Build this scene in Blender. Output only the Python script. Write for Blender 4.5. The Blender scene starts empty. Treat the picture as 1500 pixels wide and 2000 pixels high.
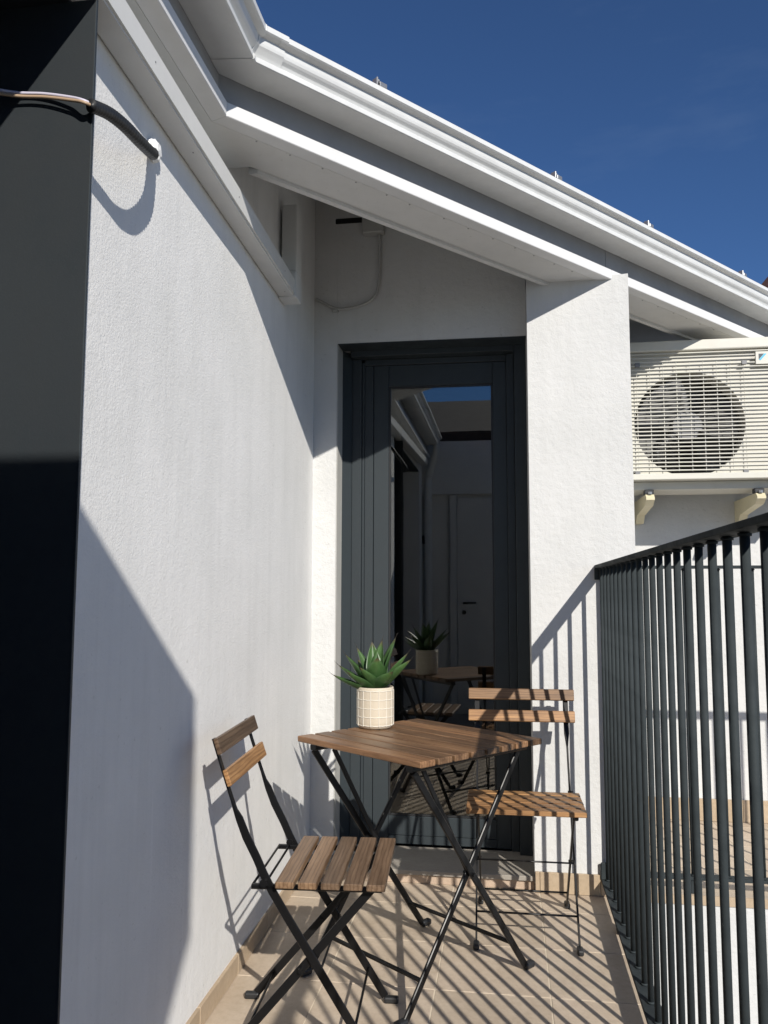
import bpy, bmesh, math, random
from mathutils import Vector, Matrix
random.seed(7)
S = bpy.context.scene
COL = S.collection
R = math.radians

# ---------------------------------------------------------------- camera
F_PX, YAW, PITCH, ROLL = 1607.95, 0.149085, 0.096146, 0.002296
CAM = Vector((0.8218, -3.3675, 1.1574))
cam = bpy.data.cameras.new('camera')
cam.sensor_fit = 'HORIZONTAL'; cam.sensor_width = 36.0
cam.lens = F_PX / 1500.0 * 36.0
cam.clip_start = 0.05; cam.clip_end = 3000
camo = bpy.data.objects.new('camera', cam); COL.objects.link(camo)
fwd = Vector((-math.sin(YAW)*math.cos(PITCH), math.cos(YAW)*math.cos(PITCH), math.sin(PITCH)))
rgt = Vector((math.cos(YAW), math.sin(YAW), 0)); up = rgt.cross(fwd)
r2 = rgt*math.cos(ROLL) + up*math.sin(ROLL); u2 = -rgt*math.sin(ROLL) + up*math.cos(ROLL)
M = Matrix.Identity(4)
for i in range(3):
    M[i][0] = r2[i]; M[i][1] = u2[i]; M[i][2] = -fwd[i]; M[i][3] = CAM[i]
camo.matrix_world = M
S.camera = camo

# ---------------------------------------------------------------- sky, sun, exposure
SUN_DIR = Vector((-0.405, 0.752, -0.519)).normalized()      # way the light travels
EL = math.asin(-SUN_DIR.z); AZ = math.atan2(-SUN_DIR.x, -SUN_DIR.y)
world = bpy.data.worlds.new('World'); S.world = world; world.use_nodes = True
wn = world.node_tree; wn.nodes.clear()
wo = wn.nodes.new('ShaderNodeOutputWorld'); wb = wn.nodes.new('ShaderNodeBackground')
sky = wn.nodes.new('ShaderNodeTexSky'); sky.sky_type = 'NISHITA'; sky.sun_disc = False
sky.sun_elevation = EL; sky.sun_rotation = AZ
sky.altitude = 1800; sky.air_density = 1.0; sky.dust_density = 0.0; sky.ozone_density = 9.5
wb.inputs[1].default_value = 0.083
# thin high cirrus, the same all round the sky
tc = wn.nodes.new('ShaderNodeTexCoord'); mp = wn.nodes.new('ShaderNodeMapping')
mp.inputs['Scale'].default_value = (1.6, 3.4, 6.0); mp.inputs['Rotation'].default_value = (0, 0, 0.5)
nz = wn.nodes.new('ShaderNodeTexNoise'); nz.inputs['Scale'].default_value = 1.7
nz.inputs['Detail'].default_value = 8; nz.inputs['Roughness'].default_value = 0.62
rp = wn.nodes.new('ShaderNodeValToRGB'); rp.color_ramp.elements[0].position = 0.56; rp.color_ramp.elements[1].position = 0.95
rp.color_ramp.elements[1].color = (0.10, 0.10, 0.10, 1)
mx = wn.nodes.new('ShaderNodeMixRGB'); mx.inputs[2].default_value = (4.2, 5.4, 7.0, 1)
wn.links.new(tc.outputs['Generated'], mp.inputs[0]); wn.links.new(mp.outputs[0], nz.inputs['Vector'])
wn.links.new(nz.outputs['Fac'], rp.inputs[0]); wn.links.new(rp.outputs[0], mx.inputs[0])
wn.links.new(sky.outputs[0], mx.inputs[1]); wn.links.new(mx.outputs[0], wb.inputs[0])
wn.links.new(wb.outputs[0], wo.inputs[0])
sun = bpy.data.lights.new('sun', 'SUN'); sun.energy = 5.0; sun.angle = R(0.53); sun.color = (1.0, 0.948, 0.870)
suno = bpy.data.objects.new('sun', sun); COL.objects.link(suno)
suno.rotation_euler = SUN_DIR.to_track_quat('-Z', 'Y').to_euler(); suno.location = (3, -6, 6)
S.view_settings.view_transform = 'Standard'; S.view_settings.look = 'None'
S.view_settings.exposure = 0.15; S.view_settings.gamma = 1.0; S.view_settings.use_curve_mapping = False
S.cycles.max_bounces = 8; S.cycles.diffuse_bounces = 5; S.cycles.glossy_bounces = 4; S.cycles.transparent_max_bounces = 8

# ---------------------------------------------------------------- materials
def N(nt, t, **kw):
    n = nt.nodes.new(t)
    for k, v in kw.items():
        if hasattr(n, k): setattr(n, k, v)
        else: n.inputs[k.replace('_', ' ')].default_value = v
    return n
def base(name, col, rough=0.6, metal=0.0, spec=0.5):
    m = bpy.data.materials.new(name); m.use_nodes = True
    b = m.node_tree.nodes['Principled BSDF']
    b.inputs['Base Color'].default_value = (*col, 1); b.inputs['Roughness'].default_value = rough
    b.inputs['Metallic'].default_value = metal; b.inputs['Specular IOR Level'].default_value = spec
    return m, m.node_tree, b
def coords(nt, scale=(1, 1, 1), kind='Object', rand=False):
    t = N(nt, 'ShaderNodeTexCoord'); mp = N(nt, 'ShaderNodeMapping'); mp.inputs['Scale'].default_value = scale
    nt.links.new(t.outputs[kind], mp.inputs[0])
    if rand:
        oi = N(nt, 'ShaderNodeObjectInfo'); mu = N(nt, 'ShaderNodeMath', operation='MULTIPLY'); mu.inputs[1].default_value = 37.0
        cb = N(nt, 'ShaderNodeCombineXYZ')
        nt.links.new(oi.outputs['Random'], mu.inputs[0])
        for i in range(3): nt.links.new(mu.outputs[0], cb.inputs[i])
        nt.links.new(cb.outputs[0], mp.inputs['Location'])
    return mp
def noise(nt, vec, scale, detail=4, rough=0.55):
    n = N(nt, 'ShaderNodeTexNoise'); n.inputs['Scale'].default_value = scale
    n.inputs['Detail'].default_value = detail; n.inputs['Roughness'].default_value = rough
    nt.links.new(vec.outputs[0], n.inputs['Vector']); return n
def ramp(nt, src, stops):
    r = N(nt, 'ShaderNodeValToRGB'); cr = r.color_ramp
    while len(cr.elements) < len(stops): cr.elements.new(0.5)
    for e, (p, c) in zip(cr.elements, stops):
        e.position = p; e.color = (*c, 1) if len(c) == 3 else c
    nt.links.new(src, r.inputs[0]); return r
def mixc(nt, a, b, fac, mode='MIX'):
    m = N(nt, 'ShaderNodeMixRGB', blend_type=mode)
    for i, v in ((0, fac), (1, a), (2, b)):
        if hasattr(v, 'is_output'): nt.links.new(v, m.inputs[i])
        elif isinstance(v, (int, float)): m.inputs[i].default_value = v
        else: m.inputs[i].default_value = (*v, 1)
    return m
def bump(nt, b, h, strength, dist, prev=None):
    bp = N(nt, 'ShaderNodeBump'); bp.inputs['Strength'].default_value = strength; bp.inputs['Distance'].default_value = dist
    nt.links.new(h, bp.inputs['Height'])
    if prev: nt.links.new(prev.outputs[0], bp.inputs['Normal'])
    nt.links.new(bp.outputs[0], b.inputs['Normal']); return bp

def stucco(name, col, streak=0.06, grain=0.5, big=0.35, trowel=0.2):
    m, nt, b = base(name, col, 0.85, spec=0.25)
    c1 = coords(nt, (1, 1, 1)); fine = noise(nt, c1, 170, 5, 0.6); mid = noise(nt, c1, 38, 3)
    tr = noise(nt, coords(nt, (1, 1, .45)), 9, 6, .7)
    st = noise(nt, coords(nt, (9, 9, 0.5)), 1.8, 7, 0.68)
    cr = ramp(nt, st.outputs['Fac'], [(0.28, tuple(max(0, v - streak*2.2) for v in col)), (0.50, col), (0.74, tuple(min(.9, v + streak*.8) for v in col))])
    pt = noise(nt, c1, 2.6, 6, .65)
    pr = ramp(nt, pt.outputs['Fac'], [(0.30, (.91, .915, .91)), (0.62, (1, 1, 1))])
    mm = mixc(nt, cr.outputs[0], pr.outputs[0], 1.0, 'MULTIPLY')
    # pale drips and flecks of newer paint
    dr = noise(nt, coords(nt, (26, 26, .9)), 1.3, 5, .6)
    dm = ramp(nt, dr.outputs['Fac'], [(0.66, (0, 0, 0)), (0.74, (.5, .5, .5))])
    m2 = mixc(nt, mm.outputs[0], tuple(min(.86, v*1.10) for v in col), dm.outputs[0])
    sp = noise(nt, c1, 62, 2, .5)
    sm = ramp(nt, sp.outputs['Fac'], [(0.24, (.86, .86, .85)), (0.32, (1, 1, 1))])
    m3 = mixc(nt, m2.outputs[0], sm.outputs[0], 1.0, 'MULTIPLY')
    nt.links.new(m3.outputs[0], b.inputs['Base Color'])
    b0 = bump(nt, b, tr.outputs['Fac'], trowel, 0.012)
    b1 = bump(nt, b, mid.outputs['Fac'], big, 0.006, b0)
    bump(nt, b, fine.outputs['Fac'], grain, 0.003, b1)
    return m
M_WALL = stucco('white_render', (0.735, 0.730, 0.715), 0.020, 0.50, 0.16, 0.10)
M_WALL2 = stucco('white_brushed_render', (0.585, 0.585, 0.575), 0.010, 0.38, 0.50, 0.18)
M_GREYREV = stucco('grey_reveal_render', (0.42, 0.415, 0.39), 0.02, 0.3, 0.2, .1)
M_SOFF = stucco('soffit_paint', (0.62, 0.62, 0.61), 0.012, 0.06, 0.05, .03)

def paint(name, col, rough=0.4, dirt=0.15, metal=0.0, bumpy=0.0, spec=0.5):
    m, nt, b = base(name, col, rough, metal, spec)
    n = noise(nt, coords(nt), 9, 7, 0.65)
    r = ramp(nt, n.outputs['Fac'], [(0.32, tuple(v*(1-dirt) for v in col)), (0.62, col)])
    nt.links.new(r.outputs[0], b.inputs['Base Color'])
    rr = ramp(nt, n.outputs['Fac'], [(0.3, (rough*1.25,)*3), (0.7, (rough*.85,)*3)])
    nt.links.new(rr.outputs[0], b.inputs['Roughness'])
    if bumpy:
        f = noise(nt, coords(nt), 240, 3); bump(nt, b, f.outputs['Fac'], bumpy, 0.001)
    return m
M_GUT = paint('white_aluminium', (0.66, 0.67, 0.665), 0.32, 0.10)
M_FASC = paint('white_trim', (0.66, 0.665, 0.665), 0.5, 0.06)
M_GREYB = paint('shade_grey_fascia', (0.27, 0.275, 0.285), 0.55, 0.08)  # base colour darkened to deepen the shade below the gutter
M_DUCT = paint('duct_plastic', (0.66, 0.66, 0.64), 0.38, 0.06)
M_ANTH = paint('anthracite_frame', (0.033, 0.041, 0.046), 0.45, 0.10, spec=0.3)
M_ANTH2 = paint('anthracite_panel', (0.022, 0.027, 0.031), 0.55, 0.16, bumpy=0.15, spec=0.35)
M_RAIL = paint('railing_paint', (0.035, 0.043, 0.046), 0.72, 0.30, bumpy=0.35, spec=0.16)
_nt = M_RAIL.node_tree; _b = _nt.nodes['Principled BSDF']; _src = _b.inputs['Base Color'].links[0].from_socket
_n = noise(_nt, coords(_nt, (30, 30, 9)), 3.0, 5, .7); _r = ramp(_nt, _n.outputs['Fac'], [(0.67, (0, 0, 0)), (0.74, (.35, .35, .35))])
_m = mixc(_nt, _src, (0.30, 0.30, 0.29), _r.outputs[0]); _nt.links.new(_m.outputs[0], _b.inputs['Base Color'])   # scuffs
M_BLK = paint('black_steel', (0.006, 0.006, 0.0065), 0.34, 0.15, spec=0.32)
M_RUB = paint('black_plastic', (0.018, 0.019, 0.021), 0.45, 0.2)
M_CABLE = paint('grey_cable', (0.42, 0.42, 0.40), 0.5, 0.1)
M_WIREW = paint('pale_wire', (0.55, 0.52, 0.62), 0.4, 0.05)
M_WIREB = paint('tan_wire', (0.42, 0.30, 0.20), 0.4, 0.05)
M_STEEL = paint('zinc_steel', (0.35, 0.36, 0.37), 0.35, 0.3, 0.6)
M_AC = paint('ac_beige', (0.58, 0.565, 0.50), 0.42, 0.05)
M_ACD = paint('ac_fan_dark', (0.19, 0.19, 0.195), 0.45, 0.1)
M_COIL = paint('ac_coil', (0.13, 0.13, 0.13), 0.6, 0.3)
M_CREAM = paint('cream_bracket', (0.62, 0.56, 0.38), 0.45, 0.12)
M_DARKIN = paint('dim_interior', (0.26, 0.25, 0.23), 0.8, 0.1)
M_BLUE = paint('badge_blue', (0.03, 0.16, 0.42), 0.4, 0.02)
M_CYAN = paint('badge_cyan', (0.05, 0.42, 0.62), 0.4, 0.02)
M_NAVY = paint('badge_black', (0.015, 0.03, 0.05), 0.4, 0.02)
M_TERR = paint('terracotta', (0.60, 0.19, 0.08), 0.7, 0.25)
M_BROWN = paint('dark_roof_tiles', (0.055, 0.045, 0.038), 0.8, 0.4)
M_SEAL = paint('white_filler', (0.82, 0.82, 0.80), 0.7, 0.05)
M_SOIL = paint('dark_soil', (0.03, 0.024, 0.018), 0.95, 0.4)

def tile_mat(name, a, bcol, rough=0.5):
    m, nt, b = base(name, a, rough, spec=0.4)
    c = coords(nt, (1, 1, 1), rand=True); n = noise(nt, c, 7, 8, 0.62); n2 = noise(nt, c, 55, 5, .7)
    r = ramp(nt, n.outputs['Fac'], [(0.3, bcol), (0.65, a)])
    r2 = ramp(nt, n2.outputs['Fac'], [(0.35, (.90, .89, .87)), (0.6, (1, 1, 1))])
    mm = mixc(nt, r.outputs[0], r2.outputs[0], 1.0, 'MULTIPLY')
    oi = N(nt, 'ShaderNodeObjectInfo'); rv = ramp(nt, oi.outputs['Random'], [(0, (.88, .88, .87)), (1, (1.0, 1.0, 1.0))])
    m2 = mixc(nt, mm.outputs[0], rv.outputs[0], 1.0, 'MULTIPLY')
    nt.links.new(m2.outputs[0], b.inputs['Base Color'])
    bump(nt, b, n2.outputs['Fac'], 0.10, 0.001); return m
M_TILE = tile_mat('beige_stoneware', (0.56, 0.468, 0.368), (0.46, 0.375, 0.288))
M_SKIRT = tile_mat('beige_skirting', (0.47, 0.37, 0.26), (0.40, 0.305, 0.21))
M_STONE = tile_mat('grey_sill_stone', (0.36, 0.33, 0.29), (0.29, 0.265, 0.235))
M_PINK = tile_mat('pink_riser_tile', (0.50, 0.39, 0.30), (0.44, 0.33, 0.25))
M_GROUT, _, _ = base('grout', (0.62, 0.54, 0.42), 0.9)
M_GROUND = tile_mat('courtyard_concrete', (0.17, 0.165, 0.155), (0.13, 0.125, 0.115), 0.85)

def wood(name, dark, light, tint):
    m, nt, b = base(name, light, 0.42, spec=0.4)
    c = coords(nt, (2.2, 26, 26), rand=True); n = noise(nt, c, 1.6, 6, 0.6)
    c2 = coords(nt, (5, 160, 160), rand=True); n2 = noise(nt, c2, 1.2, 3, 0.6)
    c3 = coords(nt, (1.0, 6, 6), rand=True)
    wv = N(nt, 'ShaderNodeTexWave', wave_type='BANDS', bands_direction='Y')
    wv.inputs['Scale'].default_value = 5.0; wv.inputs['Distortion'].default_value = 5.0
    wv.inputs['Detail'].default_value = 3; wv.inputs['Detail Scale'].default_value = 1.4
    nt.links.new(c3.outputs[0], wv.inputs['Vector'])
    r = ramp(nt, n.outputs['Fac'], [(0.28, dark), (0.5, tuple((x+y)/2 for x, y in zip(dark, light))), (0.72, light)])
    rw = ramp(nt, wv.outputs['Fac'], [(0.0, (.55, .50, .46)), (0.40, (1, 1, 1))])
    rf = ramp(nt, n2.outputs['Fac'], [(0.35, (.78, .75, .72)), (0.6, (1, 1, 1))])
    m1 = mixc(nt, r.outputs[0], rw.outputs[0], 0.75, 'MULTIPLY'); m2 = mixc(nt, m1.outputs[0], rf.outputs[0], 0.8, 'MULTIPLY')
    oi = N(nt, 'ShaderNodeObjectInfo'); ro = ramp(nt, oi.outputs['Random'], [(0, (.60, .61, .62)), (.3, (.82, .84, .86)), (.6, (1, 1, 1)), (.8, (1.12, 1.08, .98)), (1, tint)])
    m3 = mixc(nt, m2.outputs[0], ro.outputs[0], 1.0, 'MULTIPLY')
    nt.links.new(m3.outputs[0], b.inputs['Base Color'])
    bump(nt, b, n2.outputs['Fac'], 0.25, 0.0012); return m
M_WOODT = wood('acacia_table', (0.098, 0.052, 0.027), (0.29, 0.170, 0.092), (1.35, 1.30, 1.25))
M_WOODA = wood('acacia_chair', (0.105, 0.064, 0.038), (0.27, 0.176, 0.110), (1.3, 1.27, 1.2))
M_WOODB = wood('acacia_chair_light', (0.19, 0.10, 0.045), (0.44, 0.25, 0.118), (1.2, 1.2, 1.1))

def leafmat():
    m, nt, b = base('agave_leaf', (0.06, 0.13, 0.05), 0.38, spec=0.45)
    at = N(nt, 'ShaderNodeAttribute', attribute_name='along')
    r = ramp(nt, at.outputs['Fac'], [(0.0, (.036, .062, .022)), (0.45, (.030, .074, .022)), (0.85, (.060, .128, .036)), (0.95, (.08, .07, .03)), (1.0, (.03, .02, .014))])
    n = noise(nt, coords(nt, (1, 1, 1), rand=True), 60, 4)
    rr = ramp(nt, n.outputs['Fac'], [(0.3, (.75, .78, .75)), (0.65, (1, 1, 1))])
    m2 = mixc(nt, r.outputs[0], rr.outputs[0], 1, 'MULTIPLY'); nt.links.new(m2.outputs[0], b.inputs['Base Color'])
    return m
M_LEAF = leafmat()
M_POT = paint('matt_cream_glaze', (0.56, 0.49, 0.385), 0.55, 0.08, bumpy=0.3)
M_RIB = paint('pale_raised_lines', (0.66, 0.62, 0.54), 0.5, 0.06)

def glass():
    m = bpy.data.materials.new('window_glass'); m.use_nodes = True; nt = m.node_tree; nt.nodes.clear()
    o = N(nt, 'ShaderNodeOutputMaterial'); fr = N(nt, 'ShaderNodeFresnel'); fr.inputs['IOR'].default_value = 2.2
    t = N(nt, 'ShaderNodeBsdfTransparent'); t.inputs[0].default_value = (0.62, 0.64, 0.62, 1)
    g = N(nt, 'ShaderNodeBsdfGlossy'); g.inputs['Roughness'].default_value = 0.004; g.inputs[0].default_value = (.95, .96, .95, 1)
    mx = N(nt, 'ShaderNodeMixShader')
    n = noise(nt, coords(nt), 2.5, 2); bp = N(nt, 'ShaderNodeBump'); bp.inputs['Strength'].default_value = 0.02; bp.inputs['Distance'].default_value = 0.01
    nt.links.new(n.outputs['Fac'], bp.inputs['Height']); nt.links.new(bp.outputs[0], g.inputs['Normal'])
    nt.links.new(fr.outputs[0], mx.inputs[0]); nt.links.new(t.outputs[0], mx.inputs[1]); nt.links.new(g.outputs[0], mx.inputs[2])
    nt.links.new(mx.outputs[0], o.inputs[0]); return m
M_GLASS = glass()

# ---------------------------------------------------------------- mesh helpers
def link(name, me, mat, parent=None, loc=(0, 0, 0), rot=None):
    o = bpy.data.objects.new(name, me); COL.objects.link(o)
    if mat and not me.materials: me.materials.append(mat)
    o.location = loc
    if rot: o.rotation_euler = rot
    if parent: o.parent = parent
    return o
def from_bm(bm, name, smooth=False):
    bmesh.ops.recalc_face_normals(bm, faces=bm.faces[:])
    me = bpy.data.meshes.new(name); bm.to_mesh(me); bm.free()
    if smooth:
        for p in me.polygons: p.use_smooth = True
    return me
def add_box(bm, lo, hi):
    vs = [bm.verts.new((x, y, z)) for z in (lo[2], hi[2]) for y in (lo[1], hi[1]) for x in (lo[0], hi[0])]
    for f in ((0, 2, 3, 1), (4, 5, 7, 6), (0, 1, 5, 4), (2, 6, 7, 3), (0, 4, 6, 2), (1, 3, 7, 5)): bm.faces.new([vs[i] for i in f])
    return vs
def box_me(lo, hi, bev=0.0, seg=1):
    bm = bmesh.new(); add_box(bm, lo, hi)
    if bev: bmesh.ops.bevel(bm, geom=bm.edges[:], offset=bev, segments=seg, affect='EDGES', profile=0.5)
    return from_bm(bm, 'box')
def box(name, lo, hi, mat, parent=None, bev=0.0, seg=1):
    """box whose object origin lies at its centre"""
    c = [(a+b)/2 for a, b in zip(lo, hi)]
    return link(name, box_me([a-k for a, k in zip(lo, c)], [b-k for b, k in zip(hi, c)], bev, seg), mat, parent, c)
def add_prism(bm, poly, z0, z1):
    a = [bm.verts.new((x, y, z0)) for x, y in poly]; b = [bm.verts.new((x, y, z1)) for x, y in poly]
    n = len(poly); bm.faces.new(a[::-1]); bm.faces.new(b)
    for i in range(n): bm.faces.new((a[i], a[(i+1) % n], b[(i+1) % n], b[i]))
def prism(name, poly, z0, z1, mat, parent=None, bev=0.0):
    bm = bmesh.new(); add_prism(bm, poly, z0, z1)
    if bev: bmesh.ops.bevel(bm, geom=bm.edges[:], offset=bev, segments=1, affect='EDGES')
    return link(name, from_bm(bm, name), mat, parent)
def add_tube(bm, pts, rad, n=8, cap=True):
    pts = [Vector(p) for p in pts]; rings = []; ref = None
    for i, p in enumerate(pts):
        t = (pts[min(i+1, len(pts)-1)] - pts[max(i-1, 0)]).normalized()
        if ref is None: ref = Vector((0, 0, 1)) if abs(t.z) < 0.9 else Vector((1, 0, 0))
        s = t.cross(ref).normalized(); u = s.cross(t); ref = u
        r = rad[i] if isinstance(rad, (list, tuple)) else rad
        rings.append([bm.verts.new(p + (s*math.cos(a) + u*math.sin(a))*r) for a in [2*math.pi*k/n for k in range(n)]])
    for a, b in zip(rings, rings[1:]):
        for k in range(n): bm.faces.new((a[k], a[(k+1) % n], b[(k+1) % n], b[k]))
    if cap: bm.faces.new(rings[0][::-1]); bm.faces.new(rings[-1])
def tube(name, pts, rad, mat, parent=None, n=8):
    bm = bmesh.new(); add_tube(bm, pts, rad, n)
    me = from_bm(bm, name, True)
    return link(name, me, mat, parent)
def spline(pts, k=8):
    P = [Vector(p) for p in pts]; out = []
    for i in range(len(P)-1):
        a, b, c, d = P[max(i-1, 0)], P[i], P[i+1], P[min(i+2, len(P)-1)]
        for j in range(k):
            t = j/k
            out.append(0.5*((2*b) + (c-a)*t + (2*a-5*b+4*c-d)*t*t + (3*b-a-3*c+d)*t**3))
    return out + [P[-1]]
def add_bar(bm, pts, sizes, axis=Vector((1, 0, 0)), bev=None):
    """rectangular bar along pts; sizes = (half width along axis, half thickness) per point"""
    pts = [Vector(p) for p in pts]; rings = []
    for i, p in enumerate(pts):
        t = (pts[min(i+1, len(pts)-1)] - pts[max(i-1, 0)]).normalized()
        s = (axis - t*axis.dot(t)).normalized(); u = t.cross(s)
        w, h = sizes[i] if isinstance(sizes, list) else sizes
        c = min(w, h)*0.45
        ring = [(w, h-c), (w-c, h), (-w+c, h), (-w, h-c), (-w, -h+c), (-w+c, -h), (w-c, -h), (w, -h+c)]
        rings.append([bm.verts.new(p + s*a + u*b) for a, b in ring])
    n = 8
    for a, b in zip(rings, rings[1:]):
        for k in range(n): bm.faces.new((a[k], a[(k+1) % n], b[(k+1) % n], b[k]))
    bm.faces.new(rings[0][::-1]); bm.faces.new(rings[-1])
def bar(name, pts, sizes, mat, parent=None, axis=Vector((1, 0, 0))):
    bm = bmesh.new(); add_bar(bm, pts, sizes, axis); return link(name, from_bm(bm, name), mat, parent)
def thing(name, label, cat, loc=(0, 0, 0), rz=0.0, group=None):
    o = bpy.data.objects.new(name, None); COL.objects.link(o); o.location = loc; o.rotation_euler = (0, 0, rz)
    o.empty_display_size = 0.1
    o['label'] = label; o['category'] = cat
    if group: o['group'] = group
    return o
def copy_tree(o, parent=None):
    c = o.copy(); COL.objects.link(c)
    if parent: c.parent = parent
    for ch in list(o.children): copy_tree(ch, c)
    return c
def structure(o): o['kind'] = 'structure'; return o

# ---------------------------------------------------------------- ground and floors
g = structure(link('ground', box_me((-60, -60, -3.3), (60, 60, -3.1)), M_GROUND))
TX, TY, XA, YA = 0.33244, 0.32614, 0.92925, -0.19224
EDGE_X = 1.235
tf = structure(link('terrace_floor', box_me((-0.35, -3.95, -0.20), (EDGE_X-0.003, 0.30, -0.0014)), M_GROUT))
_tiles = {}
def tiles(floor, x0, x1, y0, y1, xa, ya, jx=TX, jy=TY, z=0.0):
    gp = 0.0016
    xs = sorted({x0, x1, *[xa + k*jx for k in range(-30, 40) if x0+.02 < xa+k*jx < x1-.02]})
    ys = sorted({y0, y1, *[ya + k*jy for k in range(-30, 40) if y0+.02 < ya+k*jy < y1-.02]})
    for a, b in zip(xs, xs[1:]):
        for c, d in zip(ys, ys[1:]):
            w, h = round(b-a-2*gp, 4), round(d-c-2*gp, 4)
            if (w, h) not in _tiles: _tiles[(w, h)] = box_me((-w/2, -h/2, -0.009), (w/2, h/2, 0), 0.0012)
            link('tile', _tiles[(w, h)], M_TILE, floor, ((a+b)/2, (c+d)/2, z + random.uniform(-.0004, .0004)))
tiles(tf, -0.024, EDGE_X, -3.94, 0.02, XA, YA)
ff = structure(link('far_terrace_floor', box_me((1.325, 0.065, -0.20), (6.0, 1.145, -0.0014)), M_GROUT))
tiles(ff, 1.326, 5.2, 0.062, 1.143, 1.50, 0.40)

# ---------------------------------------------------------------- the house
house = thing('white_house', 'white rendered house with diagonal eaves, gutter, pillar and dark glazed door behind the terrace', 'house')
ZS = 2.433                                   # soffit level
GA = R(49.0); GD = Vector((math.cos(GA), math.sin(GA), 0)); GN = Vector((GD.y, -GD.x, 0)); O0 = 0.9494
XL = 0.087                                   # left fascia plane
YW = 0.15                                    # wall round the door
def lx(y): return -0.026 - 0.0142*(y - YW)   # face of the side wall, a touch off square
def dpt(s, off): return GD*s + GN*(O0 + off)   # point along the diagonal eave
def corner(off): return Vector((XL+off, (GN.x*(XL+off) - O0 - off)/(-GN.y), 0))

YE = -1.905
bm = bmesh.new()
yz = [(YE, -.1), (YE, 2.64), (-1.2, 2.64), (YW, 2.93), (.46, 3.0), (.46, -.1)]
a = [bm.verts.new((lx(min(y, YW)), y, z)) for y, z in yz]; b_ = [bm.verts.new((-.32, y, z)) for y, z in yz]
bm.faces.new(a); bm.faces.new(b_[::-1])
for i in range(6): bm.faces.new((a[i], a[(i+1) % 6], b_[(i+1) % 6], b_[i]))
link('side_wall', from_bm(bm, 'side_wall'), M_WALL, house)
prism('side_wall_lintel', [(lx(YE), YE-0.0005), (lx(YE), -3.62), (-0.32, -3.62), (-0.32, YE-0.0005)], 2.292, 2.64, M_WALL, house)
prism('side_wall_end', [(lx(YE), -3.623), (lx(YE), -3.92), (-0.32, -3.92), (-0.32, -3.623)], -0.1, 2.64, M_WALL, house)
# wall round the door: jamb strip at the left, panel above the door
DX0, DX1, ZH = 0.080, 0.912, 2.258
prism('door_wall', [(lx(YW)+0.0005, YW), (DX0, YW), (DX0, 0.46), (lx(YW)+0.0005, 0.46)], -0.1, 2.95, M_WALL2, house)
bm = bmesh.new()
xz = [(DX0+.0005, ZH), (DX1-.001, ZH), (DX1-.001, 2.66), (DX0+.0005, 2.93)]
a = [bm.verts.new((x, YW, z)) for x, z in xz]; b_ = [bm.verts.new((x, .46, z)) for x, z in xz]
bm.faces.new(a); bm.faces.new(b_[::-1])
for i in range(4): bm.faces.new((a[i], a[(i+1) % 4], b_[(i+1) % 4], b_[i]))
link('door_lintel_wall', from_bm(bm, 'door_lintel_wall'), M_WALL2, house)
box('reveal_strip', (DX0+.0003, YW+0.004, 0.0), (DX0+0.004, 0.262, ZH-.001), M_GREYREV, house)
# pillar with an uneven trowelled top edge
PX0, PX1 = 0.912, 1.322
bm = bmesh.new()
nseg = 14; top = [(PX0 + (PX1-PX0)*i/nseg, 2.452 + (random.uniform(-.004, .006) if 8 < i else 0)) for i in range(nseg+1)]
prof = [(PX0, -3.1)] + top + [(PX1, -3.1)]
a = [bm.verts.new((x, 0.0, z)) for x, z in prof]; b_ = [bm.verts.new((x, 1.15, z)) for x, z in prof]
bm.faces.new(a); bm.faces.new(b_[::-1])
for i in range(len(prof)): bm.faces.new((a[i], a[(i+1) % len(prof)], b_[(i+1) % len(prof)], b_[i]))
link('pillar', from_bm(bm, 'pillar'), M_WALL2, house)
# wall behind the far terrace and wall under both terraces
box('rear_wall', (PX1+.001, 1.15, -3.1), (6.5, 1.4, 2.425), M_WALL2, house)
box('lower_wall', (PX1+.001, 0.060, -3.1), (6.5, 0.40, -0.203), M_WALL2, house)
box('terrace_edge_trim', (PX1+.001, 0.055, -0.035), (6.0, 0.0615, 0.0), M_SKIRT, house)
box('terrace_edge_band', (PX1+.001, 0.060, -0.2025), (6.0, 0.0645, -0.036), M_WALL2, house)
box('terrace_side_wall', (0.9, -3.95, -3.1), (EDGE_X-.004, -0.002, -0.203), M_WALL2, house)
# skirting tiles
def skirt_left(y0, y1):
    h, t = 0.060, 0.011
    bm = bmesh.new(); add_prism(bm, [(lx(y0)+.0004, y0), (lx(y0)+t, y0), (lx(y1)+t, y1), (lx(y1)+.0004, y1)], 0.001, h)
    bmesh.ops.bevel(bm, geom=bm.edges[:], offset=0.0015, segments=1, affect='EDGES')
    link('skirting_tile', from_bm(bm, 'skirting_tile'), M_SKIRT, house)
ysk = [YE+.002] + [YA - k*TY for k in range(5, -1, -1) if YA-k*TY > YE+.03] + [0.005]
for a, b in zip(ysk, ysk[1:]): skirt_left(a+.001, b-.001)
xs = [0.918, 0.945, 1.205]
box('skirting_tile', (0.9135, -0.012, 0.001), (0.9295, -0.0005, 0.078), M_SKIRT, house, .0012)
box('skirting_tile', (0.9310, -0.012, 0.001), (1.158, -0.0005, 0.078), M_SKIRT, house, .0012)
box('skirting_tile', (1.1595, -0.012, 0.001), (1.232, -0.0005, 0.078), M_SKIRT, house, .0012)
x = PX1+.004
while x < 5.0:
    box('skirting_tile', (x, 1.138, 0.001), (x+.327, 1.1495, 0.11), M_SKIRT, house, .0012); x += .3295
# step and sill
box('step_riser', (-0.023, 0.022, 0.0), (0.9115, 0.10, 0.034), M_PINK, house, .001)
box('door_sill', (-0.022, 0.010, 0.0345), (0.9115, 0.318, 0.053), M_STONE, house, .002)
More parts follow.
